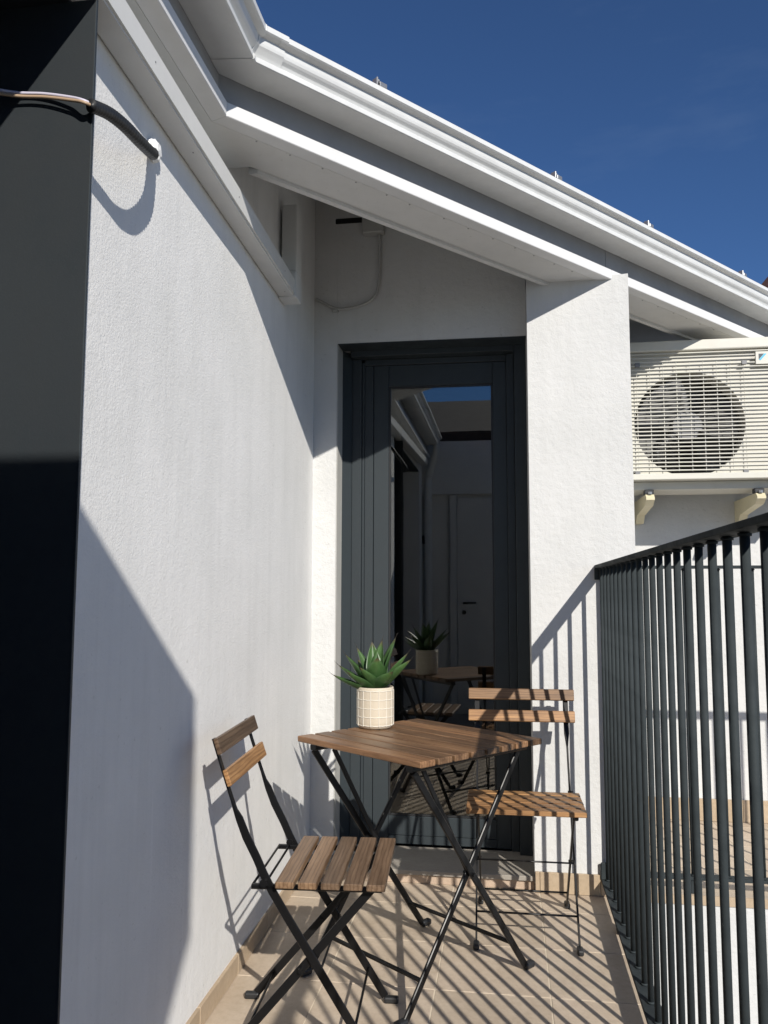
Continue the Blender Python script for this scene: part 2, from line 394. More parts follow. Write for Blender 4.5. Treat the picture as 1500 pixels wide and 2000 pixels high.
# eaves: fascia boards, soffit, lip, roof
def slab(name, pts, z0, z1, mat, parent, bev=0): return prism(name, [(p[0], p[1]) for p in pts], z0, z1, mat, parent, bev)
c0, ci = corner(0), corner(-0.02)
S_JOINT, S_END = 0.826, 4.4
RC = -0.030                                   # the board stands back behind the lower trim
for s0_, s1_ in ((None, S_JOINT), (S_JOINT+.0025, S_END)):
    f0 = corner(RC) if s0_ is None else dpt(s0_, RC); f1 = corner(RC-.02) if s0_ is None else dpt(s0_, RC-.02)
    slab('fascia_board', [f0, dpt(s1_, RC), dpt(s1_, RC-.02), f1], 2.4735, 2.64, M_GREYB, house)
    f0 = c0 if s0_ is None else dpt(s0_, 0); f1 = corner(-.05) if s0_ is None else dpt(s0_, -.05)
    slab('eaves_trim', [f0, dpt(s1_, 0), dpt(s1_, -.05), f1], ZS-.001, 2.4730, M_FASC, house, .002)
slab('fascia_board', [(XL+RC, -3.88), corner(RC), corner(RC-.02), (XL+RC-.02, -3.88)], 2.4735, 2.64, M_GREYB, house)
slab('eaves_trim', [(XL, -3.88), c0, corner(-.05), (XL-.05, -3.88)], ZS-.001, 2.4730, M_FASC, house, .002)
c2 = corner(-0.0503); cI = dpt((corner(-.19)).dot(GD), -.19)
def diag_hit(off, y):   # point on the offset eave line at a given depth
    s = (y - GN.y*(O0+off))/GD.y; return dpt(s, off)
slab('soffit_panel', [(XL-.0503, -3.88), c2, dpt(S_END, -.0503), dpt(S_END, -.19), diag_hit(-.19, -1.08), (lx(-1.08)+.001, -1.08), (lx(YE)+.001, -3.88)], ZS, ZS+.012, M_SOFF, house)
slab('soffit_lip', [diag_hit(-.1903, -1.06), dpt(S_END, -.1903), dpt(S_END, -.212), diag_hit(-.212, -1.06)], ZS-.012, ZS+.012, M_SOFF, house)
bm = bmesh.new(); add_tube(bm, [(0, 0, 0), (0, 0, -.0015)], .0028, 8); screw_me = from_bm(bm, 'screw')
for k in range(22):
    p = dpt(-.85 + .125*k + random.uniform(-.02, .02), -.056)
    link('screw', screw_me, M_STEEL, house, (p.x, p.y, ZS-.0002))
def roof_sheet(name, dz0, mat, parent):
    bm = bmesh.new()
    # strip over the diagonal eave: steep by the valley, flatter towards the far end
    st = [(corner(-.05), corner(-.05)+Vector((-2.2, .82, 0)), 0.85)]
    for s_, h_ in ((-.9, .85), (-.3, .85), (.28, .68), (.83, .44), (1.4, .20), (2.0, .08), (3.2, .07), (S_END, .07)):
        st.append((dpt(s_, -.05), dpt(s_, -.05)-GN*2.2, h_))
    rows_ = [[bm.verts.new((p.x, p.y, 2.632+dz0)), bm.verts.new((q.x, q.y, 2.632+dz0+h))] for p, q, h in st]
    for (a, b), (c, d) in zip(rows_, rows_[1:]): bm.faces.new((a, c, d, b))
    l0 = bm.verts.new((XL-.05, -3.9, 2.632+dz0)); l1 = bm.verts.new((XL-2.25, -3.9, 2.632+dz0+.85))
    bm.faces.new((l0, rows_[0][0], rows_[0][1], l1))
    bmesh.ops.recalc_face_normals(bm, faces=bm.faces[:]); bmesh.ops.solidify(bm, geom=bm.faces[:], thickness=.010)
    return link(name, from_bm(bm, name), mat, parent)
roof_sheet('ceiling', 0.0, M_SOFF, house)
roof_sheet('roof', 0.035, M_TERR, house)
# gutter
PROF = [(-0.029, 2.565), (0.085, 2.556), (0.0885, 2.558), (0.0885, 2.571), (0.083, 2.574), (0.0805, 2.578), (0.085, 2.585), (0.093, 2.5915), (0.0975, 2.597), (0.0995, 2.604), (0.1015, 2.619), (0.117, 2.6245), (0.1215, 2.628), (0.1215, 2.643), (0.117, 2.647), (0.106, 2.647), (0.098, 2.61), (0.03, 2.60), (-0.029, 2.615)]
def grow(k): return [(o + (k if o > .01 else 0), z + (-k if z < 2.59 and o > -.1 else k)) for o, z in PROF]
def gutter_run(name, fn, prof, parent):
    """fn(off) -> list of plan points"""
    bm = bmesh.new(); rows = [[bm.verts.new((*p.to_2d(), z)) for p in fn(o)] for o, z in prof]
    n = len(rows); m = len(rows[0])
    for i in range(n):
        a, b = rows[i], rows[(i+1) % n]
        for k in range(m-1): bm.faces.new((a[k], a[k+1], b[k+1], b[k]))
    bm.faces.new([r[0] for r in rows]); bm.faces.new([r[-1] for r in rows][::-1])
    o = link(name, from_bm(bm, name), M_GUT, parent)
    return o
YG = -1.385; SG = corner(.05).dot(GD) + 0.075
gut = gutter_run('gutter', lambda o: [dpt(SG, o), dpt(S_END, o)], PROF, house)
gutter_run('gutter_run', lambda o: [Vector((XL+o, -3.80, 0)), Vector((XL+o, YG, 0))], PROF, gut)
gutter_run('corner_joint', lambda o: [Vector((XL+o, YG-.012, 0)), corner(o), dpt(SG+.022, o)], grow(.0022), gut)
for cx, cy in ((0.46, -1.083), (1.019, -0.455), (1.425, -0.005), (1.966, 0.592)):
    s = Vector((cx, cy, 0)).dot(GD); p = dpt(s, .108)
    bm = bmesh.new()
    add_box(bm, (-.016, -.012, 0), (-.010, .012, .026)); add_box(bm, (-.002, -.010, .002), (.026, .010, .018))
    add_box(bm, (-.010, -.010, .012), (-.002, .004, .022))
    bmesh.ops.bevel(bm, geom=bm.edges[:], offset=.002, segments=1, affect='EDGES')
    link('gutter_clip', from_bm(bm, 'gutter_clip'), M_STEEL, gut, (p.x, p.y, 2.645), (0, 0, GA))
# dark vent slot in the wall above the door
box('vent_slot', (0.067, YW-.003, 2.812), (0.197, YW+.02, 2.840), M_BLK, house, .006, 2)

# glazed door
door = bpy.data.objects.new('glazed_door', None); COL.objects.link(door); door.parent = house
def dbox(n, x0, x1, y0, y1, z0, z1, m=M_ANTH, bev=.002, par=None): return box(n, (x0, y0, z0), (x1, y1, z1), m, par or door, bev)
ZB = 0.0535
prism('frame', [(DX0-.0035+.004, .262), (0.119, .310), (0.119, .345), (DX0+.0005, .345)], ZB, ZH-.001, M_ANTH, door)
dbox('frame', .1195, .164, .310, .36, ZB, 2.228)
dbox('frame', .1645, .176, .322, .36, ZB, 2.215)
dbox('frame', .8245, .859, .310, .36, ZB, 2.228)
dbox('frame', .8595, .911, .262, .345, ZB, ZH-.001)
dbox('frame_head', .1195, .8592, .262, .345, 2.2285, ZH-.001)
dbox('frame_head', .1765, .8243, .322, .36, 2.200, 2.2283)
box('head_lining', (DX0+.005, YW+.001, ZH-.004), (DX1-.002, .261, ZH-.0005), M_ANTH, door)
dbox('leaf_stile', .1765, .2165, .326, .366, ZB+.004, 2.199)
dbox('leaf_stile', .2185, .288, .328, .366, ZB+.004, 2.199)
dbox('leaf_stile', .763, .824, .328, .366, ZB+.004, 2.199)
dbox('leaf_rail', .2885, .7625, .328, .366, 2.100, 2.199)
dbox('leaf_rail', .2885, .7625, .328, .366, .095, .176)
dbox('leaf_rail', .2885, .7625, .331, .366, ZB+.004, .0935)
for n_, lo_, hi_ in (('glazing_bead', (.2885, .334, .1765), (.296, .350, 2.0995)), ('glazing_bead', (.755, .334, .1765), (.7625, .350, 2.0995)),
                     ('glazing_bead', (.2965, .334, .1765), (.7545, .350, .184)), ('glazing_bead', (.2965, .334, 2.092), (.7545, .350, 2.0995))):
    box(n_, lo_, hi_, M_RUB, door, .001)
box('glass_pane', (.2965, .3415, .1845), (.7545, .3475, 2.0915), M_GLASS, door)
# room behind the glass
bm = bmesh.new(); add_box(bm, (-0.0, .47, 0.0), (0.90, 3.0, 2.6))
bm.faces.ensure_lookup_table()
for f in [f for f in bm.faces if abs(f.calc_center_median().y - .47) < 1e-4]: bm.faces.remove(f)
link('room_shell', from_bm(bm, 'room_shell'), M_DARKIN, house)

# side doorway with dark metal lining, at the left edge
sd = bpy.data.objects.new('side_doorway', None); COL.objects.link(sd); sd.parent = house
box('reveal_lining', (-.300, YE-.008, 0), (lx(YE)-.001, YE-.0008, 2.2835), M_ANTH2, sd, .001)
box('corner_profile', (lx(YE)-.0008, YE-.0095, 0), (lx(YE)+.0025, YE-.0008, 2.2910), M_ANTH, sd, .001)
box('head_lining', (-.300, -3.62, 2.284), (lx(YE)-.001, YE-.0085, 2.2915), M_ANTH2, sd, .001)
box('frame_flange', (-.300, -1.994, 0), (.057, -1.990, 2.2835), M_ANTH2, sd, .0008)
box('flange_edge', (.0572, -1.9955, 0), (.0592, -1.9885, 2.2835), M_ANTH, sd, .0005)
box('jamb', (-.170, -2.014, 0), (-.148, -1.9945, 2.2835), M_ANTH, sd, .002)
box('shutter', (-.30, -3.62, 0), (-.225, -1.996, 2.2835), M_ANTH2, sd, .001)

# ---------------------------------------------------------------- the wing behind the camera (seen only in the door glass)
back = thing('rear_wing', 'white wing of the house with door and tiled eaves, mirrored dimly in the door glass', 'house')
box('wall', (-2.6, -4.25, -3.1), (1.29, -3.96, 2.60), M_WALL, back)
bm = bmesh.new()
vs = [bm.verts.new(v) for v in ((-2.6, -3.90, 2.62), (1.43, -3.90, 2.62), (1.43, -3.90, 2.715), (-2.6, -3.90, 2.715),
                                (-2.6, -7.5, 2.62), (1.43, -7.5, 2.62), (1.43, -7.5, 3.86), (-2.6, -7.5, 3.86))]
for f in ((0, 1, 2, 3), (4, 7, 6, 5), (0, 4, 5, 1), (3, 2, 6, 7), (1, 5, 6, 2), (0, 3, 7, 4)): bm.faces.new([vs[i] for i in f])
link('roof', from_bm(bm, 'roof'), M_BROWN, back)
box('eaves_board', (-2.6, -3.935, 2.10), (1.43, -3.895, 2.619), M_FASC, back)
bm = bmesh.new()
xz = [(1.20, 2.099), (1.43, 2.099), (1.28, 1.61), (1.20, 1.61)]  # unseen piece added below the eaves, cut so its wall shadow slants
a = [bm.verts.new((x, -3.897, z)) for x, z in xz]; b_ = [bm.verts.new((x, -3.958, z)) for x, z in xz]
bm.faces.new(a); bm.faces.new(b_[::-1])
for i in range(4): bm.faces.new((a[i], a[(i+1) % 4], b_[(i+1) % 4], b_[i]))
link('eaves_shadow_caster', from_bm(bm, 'eaves_shadow_caster'), M_FASC, back)
dr = box('door', (0.34, -3.955, 0.03), (1.12, -3.925, 2.06), M_FASC, back, .003)
bm = bmesh.new(); add_tube(bm, [(0.40, -3.90, 1.05), (0.52, -3.90, 1.05)], .009, 8); add_tube(bm, [(0.405, -3.93, 1.05), (0.405, -3.90, 1.05)], .012, 8); add_tube(bm, [(0.405, -3.93, .96), (0.405, -3.918, .96)], .022, 12)
h = link('handle', from_bm(bm, 'handle'), M_BLK, dr); h.matrix_parent_inverse = dr.matrix_world.inverted() if False else Matrix.Translation(-Vector(dr.location))
box('door_frame', (0.27, -3.958, 0.0), (0.335, -3.915, 2.095), M_FASC, back, .003)
box('door_frame', (1.125, -3.958, 0.0), (1.19, -3.915, 2.095), M_FASC, back, .003)
box('wall_lamp', (-0.02, -3.955, 1.62), (0.05, -3.90, 1.70), M_BLK, back, .006)
tube('downpipe', spline([(XL+.06, -3.76, 2.56), (XL+.06, -3.77, 2.48), (XL-.01, -3.86, 2.28), (XL-.02, -3.88, 2.15), (XL-.02, -3.885, 0.0)], 6), .036, M_GUT, back, 12)

# ---------------------------------------------------------------- far neighbour with a tiled roof (a corner shows past the gutter)
nb = thing('neighbour_house', 'distant house whose orange terracotta tiled roof peeks past the gutter end', 'house', (9.36, 17.0, -3.2))
box('wall', (-1.6, 0, 0), (6, 7, 11.72), M_WALL2, nb)
rf = prism('roof', [(-2.2, -.6), (6.6, -.6), (6.6, 7.6), (-2.2, 7.6)], 11.73, 12.0, M_TERR, nb)
for i in range(12):
    link('ridge_tile', box_me((-.30, -.10, 0), (.30, .10, .12), .04), M_TERR, nb, (-1.9+i*.7, -.50, 11.99))

# ---------------------------------------------------------------- cable duct along the side wall
duct = thing('cable_duct', 'white plastic duct running high along the side wall and turning up at the end', 'duct')
def dz(y): return 2.290 - 0.024*(y + 2.0)
bm = bmesh.new()
y0, y1 = -3.55, -0.472
v = []
for y in (y0, y1):
    for x_, dzz in ((lx(y)+.001, 0), (lx(y)+.066, 0), (lx(y)+.066, .068), (lx(y)+.001, .068)): v.append(bm.verts.new((x_, y, dz(y)+dzz)))
for f in ((0, 1, 2, 3), (4, 7, 6, 5), (0, 4, 5, 1), (1, 5, 6, 2), (2, 6, 7, 3), (3, 7, 4, 0)): bm.faces.new([v[i] for i in f])
bmesh.ops.bevel(bm, geom=bm.edges[:], offset=.006, segments=2, affect='EDGES')
link('duct_run', from_bm(bm, 'duct_run'), M_DUCT, duct)
bm = bmesh.new(); add_tube(bm, [(0, 0, 0), (.0012, 0, 0)], .0022, 8); dme = from_bm(bm, 'screw')
for y in (-1.75, -1.15, -0.62): link('screw', dme, M_STEEL, duct, (lx(y)+.066, y, dz(y)+.034))
for y in (-1.45, -0.52): link('screw', dme, M_STEEL, duct, (lx(y)+.04, y, dz(y)-.0002), (0, R(90), 0))
yy = -0.43
box('duct_elbow', (lx(yy)+.001, -.4705, dz(yy)-.002), (lx(yy)+.070, -.385, dz(yy)+.10), M_DUCT, duct, .005, 2)
box('duct_riser', (lx(yy)+.010, -.466, dz(yy)+.1005), (lx(yy)+.070, -.390, 2.615), M_DUCT, duct, .006, 2)

# junction box and cable above the door
jb = thing('junction_box', 'small grey junction box with drooping cable on the wall above the door', 'junction box', (0.246, YW, 2.75))
box('box', (-.049, -.045, -.004), (.049, -.0005, .098), M_CABLE, jb, .004)
tube('cable', spline([(.026, -.016, -.002), (.026, -.014, -.10), (.026, -.012, -.20), (.006, -.012, -.285), (-.06, -.012, -.325), (-.16, -.012, -.336), (-.235, -.012, -.30), (-.262, -.014, -.285)], 8), .0065, M_CABLE, jb, 8)
box('clip', (-.185, -.022, -.350), (-.160, -.0005, -.338), M_CABLE, jb, .002)

# corrugated conduit with loose wires
cd = thing('corrugated_conduit', 'short black corrugated conduit with loose wires sticking out of the side wall', 'conduit', (0.0, -1.60, 2.19))
o_ = Vector((0.0, -1.60, 2.19))
path = spline([(-.02, -1.585, 2.199), (.004, -1.617, 2.187), (.050, -1.716, 2.126), (.079, -1.838, 2.083), (.0865, -1.922, 2.068), (.079, -1.972, 2.064), (.066, -2.014, 2.055)], 22)
bm = bmesh.new(); add_tube(bm, [p - o_ for p in path], [(.0128, .0128, .0117)[i % 3] for i in range(len(path))], 12)
link('conduit_sleeve', from_bm(bm, 'conduit_sleeve', True), M_RUB, cd)
tube('wire', [p-o_ for p in spline([(.070, -2.000, 2.058), (.056, -2.020, 2.058), (.027, -2.014, 2.069), (-.030, -2.008, 2.084), (-.085, -2.008, 2.091), (-.15, -2.022, 2.096), (-.24, -2.022, 2.100)], 8)], .0032, M_WIREB, cd)
tube('wire', [p-o_ for p in spline([(.068, -2.000, 2.062), (.052, -2.018, 2.064), (.020, -2.010, 2.078), (-.036, -2.003, 2.094), (-.09, -2.003, 2.101), (-.15, -2.020, 2.104), (-.24, -2.020, 2.106)], 8)], .0032, M_WIREW, cd)
bm = bmesh.new(); bmesh.ops.create_icosphere(bm, subdivisions=3, radius=1)
for v in bm.verts: v.co = Vector((v.co.x*.014, v.co.y*.030, v.co.z*.026))*(1+random.uniform(-.12, .12))
link('filler_patch', from_bm(bm, 'filler_patch'), M_SEAL, cd, (.006, -.012, .004), (0.6, 0, 0))

# ---------------------------------------------------------------- railings
def railing(name, label, p0, ux, uy, length, spacing, first, parent_rz=0.0, group=None):
    """rail runs along local -y from the wall"""
    t = thing(name, label, 'railing', p0, parent_rz, group)
    me = None
    box('handrail', (-.025, -length, 1.251), (.025, -.002, 1.263), M_RAIL, t, .0015)
    box('bottom_rail', (-.025, -length, .052), (.025, -.002, .062), M_RAIL, t, .0015)
    bm = bmesh.new(); add_tube(bm, [(0, 0, .0625), (0, 0, 1.2505)], .0078, 14); me = from_bm(bm, 'baluster', True)
    bm = bmesh.new(); add_tube(bm, [(0, 0, 0), (0, 0, .005)], .0106, 14); mc = from_bm(bm, 'collar', True)
    y = -first
    while y > -length + .01:
        b = link('baluster', me, M_RAIL, t, (0, y, 0)); link('collar', mc, M_RAIL, b, (0, 0, 1.2443)); link('collar', mc, M_RAIL, b, (0, 0, .0627))
        y -= spacing
    return t
rl = railing('balcony_railing', 'dark grey steel railing with round bars along the open side of the terrace', (1.187, 0, 0), 0, 0, 3.9, .1051, .0223)
box('wall_bracket', (-.026, -.014, 1.205), (-.004, -.0015, 1.2505), M_RAIL, rl, .002)
pl = box('wall_bracket', (-.028, -.020, .0625), (.030, -.0135, .128), M_RAIL, rl, .004)
bm = bmesh.new(); add_tube(bm, [(0, 0, 0), (0, -.008, 0)], .0075, 6); link('bolt', from_bm(bm, 'bolt'), M_STEEL, pl, (.002, -.0036, .005))
fr = railing('balcony_railing', 'dark grey railing guarding the far terrace below the air conditioner', (PX1+.004, 0.090, 0), 0, 0, 3.6, .130, .194, R(90))
for q in (0.2, 1.5, 2.8): box('rail_foot', (-.02, -q-.02, .0005), (.02, -q+.02, .0515), M_RAIL, fr, .002)
for q in (0.35, 1.4, 2.5, 3.6): box('rail_foot', (-.012, -q-.02, .0012), (.02, -q+.02, .0515), M_RAIL, rl, .002)

# ---------------------------------------------------------------- air conditioner
AY = 0.72
ac = thing('air_conditioner', 'beige outdoor air conditioner unit with wire grille on wall brackets beside the pillar', 'air conditioner', (1.40, AY, 1.66))
W, D = 0.90, 0.32
def A(lo, hi): return lo, hi
Z0, Z1 = 0.036, 0.720     # bottom / top in local z
# casing: shell with a round opening in the front
bm = bmesh.new()
fc = Vector((0.305, 0, 0.312)); fr_ = 0.258; nn = 48
circ = [bm.verts.new((fc.x+fr_*math.cos(2*math.pi*k/nn), 0.036, fc.z+fr_*math.sin(2*math.pi*k/nn))) for k in range(nn)]
def sq(k):
    a_ = 2*math.pi*k/nn; c_, s_ = math.cos(a_), math.sin(a_)
    x0_, x1_, z0_, z1_ = 0.012, W-.012, Z0+.034, Z1-.055
    ts = []
    if c_ > 1e-6: ts.append((x1_-fc.x)/c_)
    if c_ < -1e-6: ts.append((x0_-fc.x)/c_)
    if s_ > 1e-6: ts.append((z1_-fc.z)/s_)
    if s_ < -1e-6: ts.append((z0_-fc.z)/s_)
    t_ = min(ts); return (fc.x+c_*t_, 0.036, fc.z+s_*t_)
outer = [bm.verts.new(sq(k)) for k in range(nn)]
deep = [bm.verts.new((v.co.x, 0.15, v.co.z)) for v in circ]
for k in range(nn):
    j = (k+1) % nn
    bm.faces.new((circ[k], outer[k], outer[j], circ[j])); bm.faces.new((circ[k], circ[j], deep[j], deep[k]))
link('front_panel', from_bm(bm, 'front_panel'), M_AC, ac)
bm = bmesh.new()
add_box(bm, (0, 0.023, Z0), (.011, D, Z1)); add_box(bm, (W-.011, 0.0, Z0), (W, D, Z1))
add_box(bm, (0, 0, Z0), (W, D, Z0+.030)); add_box(bm, (.0111, D-.01, Z0+.031), (W-.0111, D-.001, Z1-.06))
bmesh.ops.bevel(bm, geom=bm.edges[:], offset=.003, segments=1, affect='EDGES')
link('casing', from_bm(bm, 'casing'), M_AC, ac)
box('lid', (-.004, -.004, Z1-.052), (W+.004, D+.004, Z1), M_AC, ac, .006, 2)
box('base_tray', (0.01, 0.070, -.004), (W-.01, D-.01, Z0-.001), M_AC, ac, .002)
box('coil', (.03, .23, .08), (W-.05, .25, .66), M_COIL, ac)
fan = link('fan', None, None, ac) if False else None
bm = bmesh.new(); add_tube(bm, [(0, -.02, 0), (0, .05, 0)], .07, 20); fan = link('fan', from_bm(bm, 'fan'), M_ACD, ac, (fc.x, .10, fc.z))
bm = bmesh.new()
g0 = []
for i in range(6):
    r_ = .06 + .18*i/5
    g0.append([bm.verts.new((r_*math.cos(t_), -.035+.085*j/7, r_*math.sin(t_))) for j, t_ in enumerate([(-.2+1.55*j/7*(1-.12*i/5))+.25*i/5 for j in range(8)])])
for a, b in zip(g0, g0[1:]):
    for j in range(7): bm.faces.new((a[j], a[j+1], b[j+1], b[j]))
bmesh.ops.solidify(bm, geom=bm.faces[:], thickness=.004)
bl = from_bm(bm, 'blade', True)
for k in range(3): link('blade', bl, M_ACD, fan, (0, 0, 0), (0, R(120*k+25), 0))
bm = bmesh.new()
z = Z0+.046; k = 0
while z < Z1-.058:
    add_tube(bm, [(.012, .010, z), (W-.012, .010, z)], .0036, 6, False); z += .0192
for k in range(9):
    add_tube(bm, [(.062+.0625*k-.003, .0145, Z0+.04), (.062+.0625*k-.003, .0145, Z1-.10)], .0020, 5, False)
gr = link('grille', from_bm(bm, 'grille', True), M_AC, ac); gr['kind'] = 'stuff'
for cx_, cz_ in ((.062, .605), (.56, .600), (.051, .070), (.549, .068)):
    cl = box('grille_clip', (cx_-.012, .002, cz_-.010), (cx_+.012, .018, cz_+.010), M_ACD, ac, .002)
bd = box('badge', (.612, .0005, .588), (.86, .0095, .650), M_AC, ac, .001)
def flat(name, pts, mat, parent, y):
    bm = bmesh.new(); a = [bm.verts.new((px_, y, pz_)) for px_, pz_ in pts]; b = [bm.verts.new((px_, y+.0008, pz_)) for px_, pz_ in pts]
    n = len(pts); bm.faces.new(a); bm.faces.new(b[::-1])
    for i in range(n): bm.faces.new((a[i], a[(i+1) % n], b[(i+1) % n], b[i]))
    o = link(name, from_bm(bm, name), mat, parent); o.location = -Vector(parent.location); return o
flat('logo_mark', [(.626, .638), (.650, .638), (.626, .610)], M_NAVY, bd, -.0005)
flat('logo_mark', [(.651, .638), (.662, .638), (.634, .606), (.626, .609)], M_CYAN, bd, -.0005)
tcu = bpy.data.curves.new('lettering', 'FONT'); tcu.body = 'DAIKIN'; tcu.size = .040; tcu.extrude = .0004
tob = bpy.data.objects.new('lettering', tcu); COL.objects.link(tob)
dg = bpy.context.evaluated_depsgraph_get(); tme = bpy.data.meshes.new_from_object(tob.evaluated_get(dg)); bpy.data.objects.remove(tob)
link('lettering', tme, M_BLUE, bd, (.668-bd.location.x, -.0004-bd.location.y, .609-bd.location.z), (R(90), 0, 0))
def bracket(bx, label):
    t = thing('wall_bracket', label, 'bracket', (1.40+bx, 1.149, 1.60), 0, 'brackets under the air conditioner')
    bm = bmesh.new()
    # tapering channel arm, nose chamfered
    prof_ = [(0, -.075), (0, .030), (-.385, .030), (-.405, .012), (-.405, .002), (-.36, -.022), (-.10, -.048), (-.06, -.085), (-.0, -.085)]
    for x0_, x1_ in ((-.020, .020),):
        a = [bm.verts.new((x0_, y_, z_)) for y_, z_ in prof_]; b = [bm.verts.new((x1_, y_, z_)) for y_, z_ in prof_]
        bm.faces.new(a); bm.faces.new(b[::-1])
        for i in range(len(prof_)): bm.faces.new((a[i], a[(i+1) % len(prof_)], b[(i+1) % len(prof_)], b[i]))
    link('arm', from_bm(bm, 'arm'), M_CREAM, t)
    box('rubber_pad', (-.022, -.375, .0305), (.022, -.330, .055), M_RUB, t, .003)
    bm = bmesh.new(); add_tube(bm, [(0, -.39, .030), (0, -.39, .042)], .010, 6); link('bolt', from_bm(bm, 'bolt'), M_STEEL, t)
bracket(.110, 'cream steel bracket holding the air conditioner next to the pillar')
bracket(.620, 'cream steel bracket under the air conditioner at the right photo edge')

# ---------------------------------------------------------------- folding table
T_LOC, T_ROT = (0.5381, -0.7248, 0.0), -0.67318
tb = thing('folding_table', 'square folding bistro table with brown wooden slats and crossed black steel legs', 'table', T_LOC, T_ROT)
nS = 8; sw = .0584; gap = (.54 - nS*sw)/(nS-1)
slat_me = box_me((-.275, -sw/2, -.009), (.275, sw/2, .009), .0022)
for i in range(nS):
    link('slat', slat_me, M_WOODT, tb, (random.uniform(-.0012, .0012), -.27 + sw/2 + i*(sw+gap), .691))
for sx in (-1, 1):
    cr = bar('crossbar', [(sx*.215, -.255, .6705), (sx*.215, .255, .6705)], (.014, .0095), M_BLK, tb)
    bar('leg', [(sx*.222, -.245, .660), (sx*.222, .238, .014)], (.0045, .0105), M_BLK, tb)
    bar('leg', [(sx*.208, .235, .660), (sx*.208, -.262, .014)], (.0045, .0105), M_BLK, tb)
    bar('strut', [(sx*.196, -.185, .660), (sx*.196, .000, .345)], (.003, .008), M_BLK, tb)
    bm = bmesh.new(); add_tube(bm, [(sx*.190, -.004, .336), (sx*.232, -.004, .336)], .006, 10); link('pivot', from_bm(bm, 'pivot'), M_BLK, tb)
    for fy, ex in ((.243, .013), (-.267, -.013)):
        xx = sx*(.222 if fy > 0 else .208)
        fm = box_me((-.011, -.021, -.010), (.011, .021, .010), .006, 2)
        link('foot', fm, M_RUB, tb, (xx, fy+ex, .0105))
bar('stretcher', [(-.222, .178, .095), (.222, .178, .095)], (.0065, .0045), M_BLK, tb, Vector((0, 1, 0)))
bar('stretcher', [(-.208, -.200, .095), (.208, -.200, .095)], (.0065, .0045), M_BLK, tb, Vector((0, 1, 0)))

# ---------------------------------------------------------------- folding chairs
def make_chair(label, wmat, loc, rz):
    t = thing('folding_chair', label, 'chair', loc, rz, 'folding chairs at the bistro table')
    n, w = 5, .0462; y0, y1 = -.084, .188; gp = (y1-y0-n*w)/(n-1)
    me = box_me((-.196, -w/2, -.008), (.196, w/2, .008), .002)
    for i in range(n): link('seat_slat', me, wmat, t, (random.uniform(-.001, .001), y0+w/2+i*(w+gp), .435), (0, 0, random.uniform(-.003, .003)))
    mb = box_me((-.198, -.021, -.006), (.198, .021, .006), .002)
    for kk, (ya, za, yb, zb) in enumerate(((-.243, .788, -.229, .746), (-.217, .711, -.202, .669))):
        ang = math.atan2(zb-za, yb-ya)
        bs = link('back_slat', mb, wmat, t, (0, (ya+yb)/2, (za+zb)/2), (ang, 0, 0))
        if kk: bs.material_slots[0].link = 'OBJECT'; bs.material_slots[0].material = M_WOODB   # the lower board is the more golden one
    bt = math.atan2(.788-.746, -.243+.229)
    for sx in (-1, 1):
        x_ = sx*.166
        pts = [(-.246, .782), (-.226, .722), (-.206, .664), (-.194, .630), (-.186, .607), (-.178, .585), (-.160, .540), (-.138, .490), (-.120, .452), (-.098, .412), (-.060, .352), (.0, .262), (.160, .018)]
        sz = [(.0095, .0025)]*3 + [(.0095, .0025), (.006, .005), (.0032, .0095)] + [(.0030, .0105)]*7
        # the flat upper part lies behind the slats
        bm = bmesh.new(); add_bar(bm, [(x_, a-.009, b) for a, b in pts[:5]] + [(x_, a-.006+.001*i, b) for i, (a, b) in enumerate(pts[5:7])] + [(x_, a, b) for a, b in pts[7:]], sz)
        link('back_leg', from_bm(bm, 'back_leg'), M_BLK, t)
        bar('front_leg', [(sx*.156, .150, .418), (sx*.156, -.206, .018)], (.003, .0105), M_BLK, t)
        bar('seat_rail', [(sx*.162, -.150, .4205), (sx*.162, .178, .4205)], (.007, .0062), M_BLK, t)
        bm = bmesh.new(); add_tube(bm, [(sx*.150, -.0235, .224), (sx*.172, -.0235, .224)], .006, 10)
        add_tube(bm, [(sx*.160, -.118, .432), (sx*.178, -.118, .432)], .010, 10)
        link('pivot', from_bm(bm, 'pivot'), M_BLK, t)
        fm = box_me((-.010, -.021, -.009), (.010, .021, .009), .005, 2)
        link('foot', fm, M_RUB, t, (sx*.166, .172+.006, .0098)); link('foot', fm, M_RUB, t, (sx*.158, -.214-.006, .0098))
    for y_, z_, xx, r_ in ((-.148, .424, .16, .0032), (-.118, .424, .16, .0032), (.112, .092, .164, .0036), (-.158, .073, .154, .0036), (.03, .235, .164, .0030)):
        tube('rod', [(-xx, y_, z_), (xx, y_, z_)], r_, M_BLK, t, 8)
    return t
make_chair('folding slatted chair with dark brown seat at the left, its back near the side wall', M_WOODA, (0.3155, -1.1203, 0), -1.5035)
make_chair('folding slatted chair in lighter wood, striped by railing shadows, in front of the pillar', M_WOODB, (0.8688, -0.3641, 0), 3.1564)

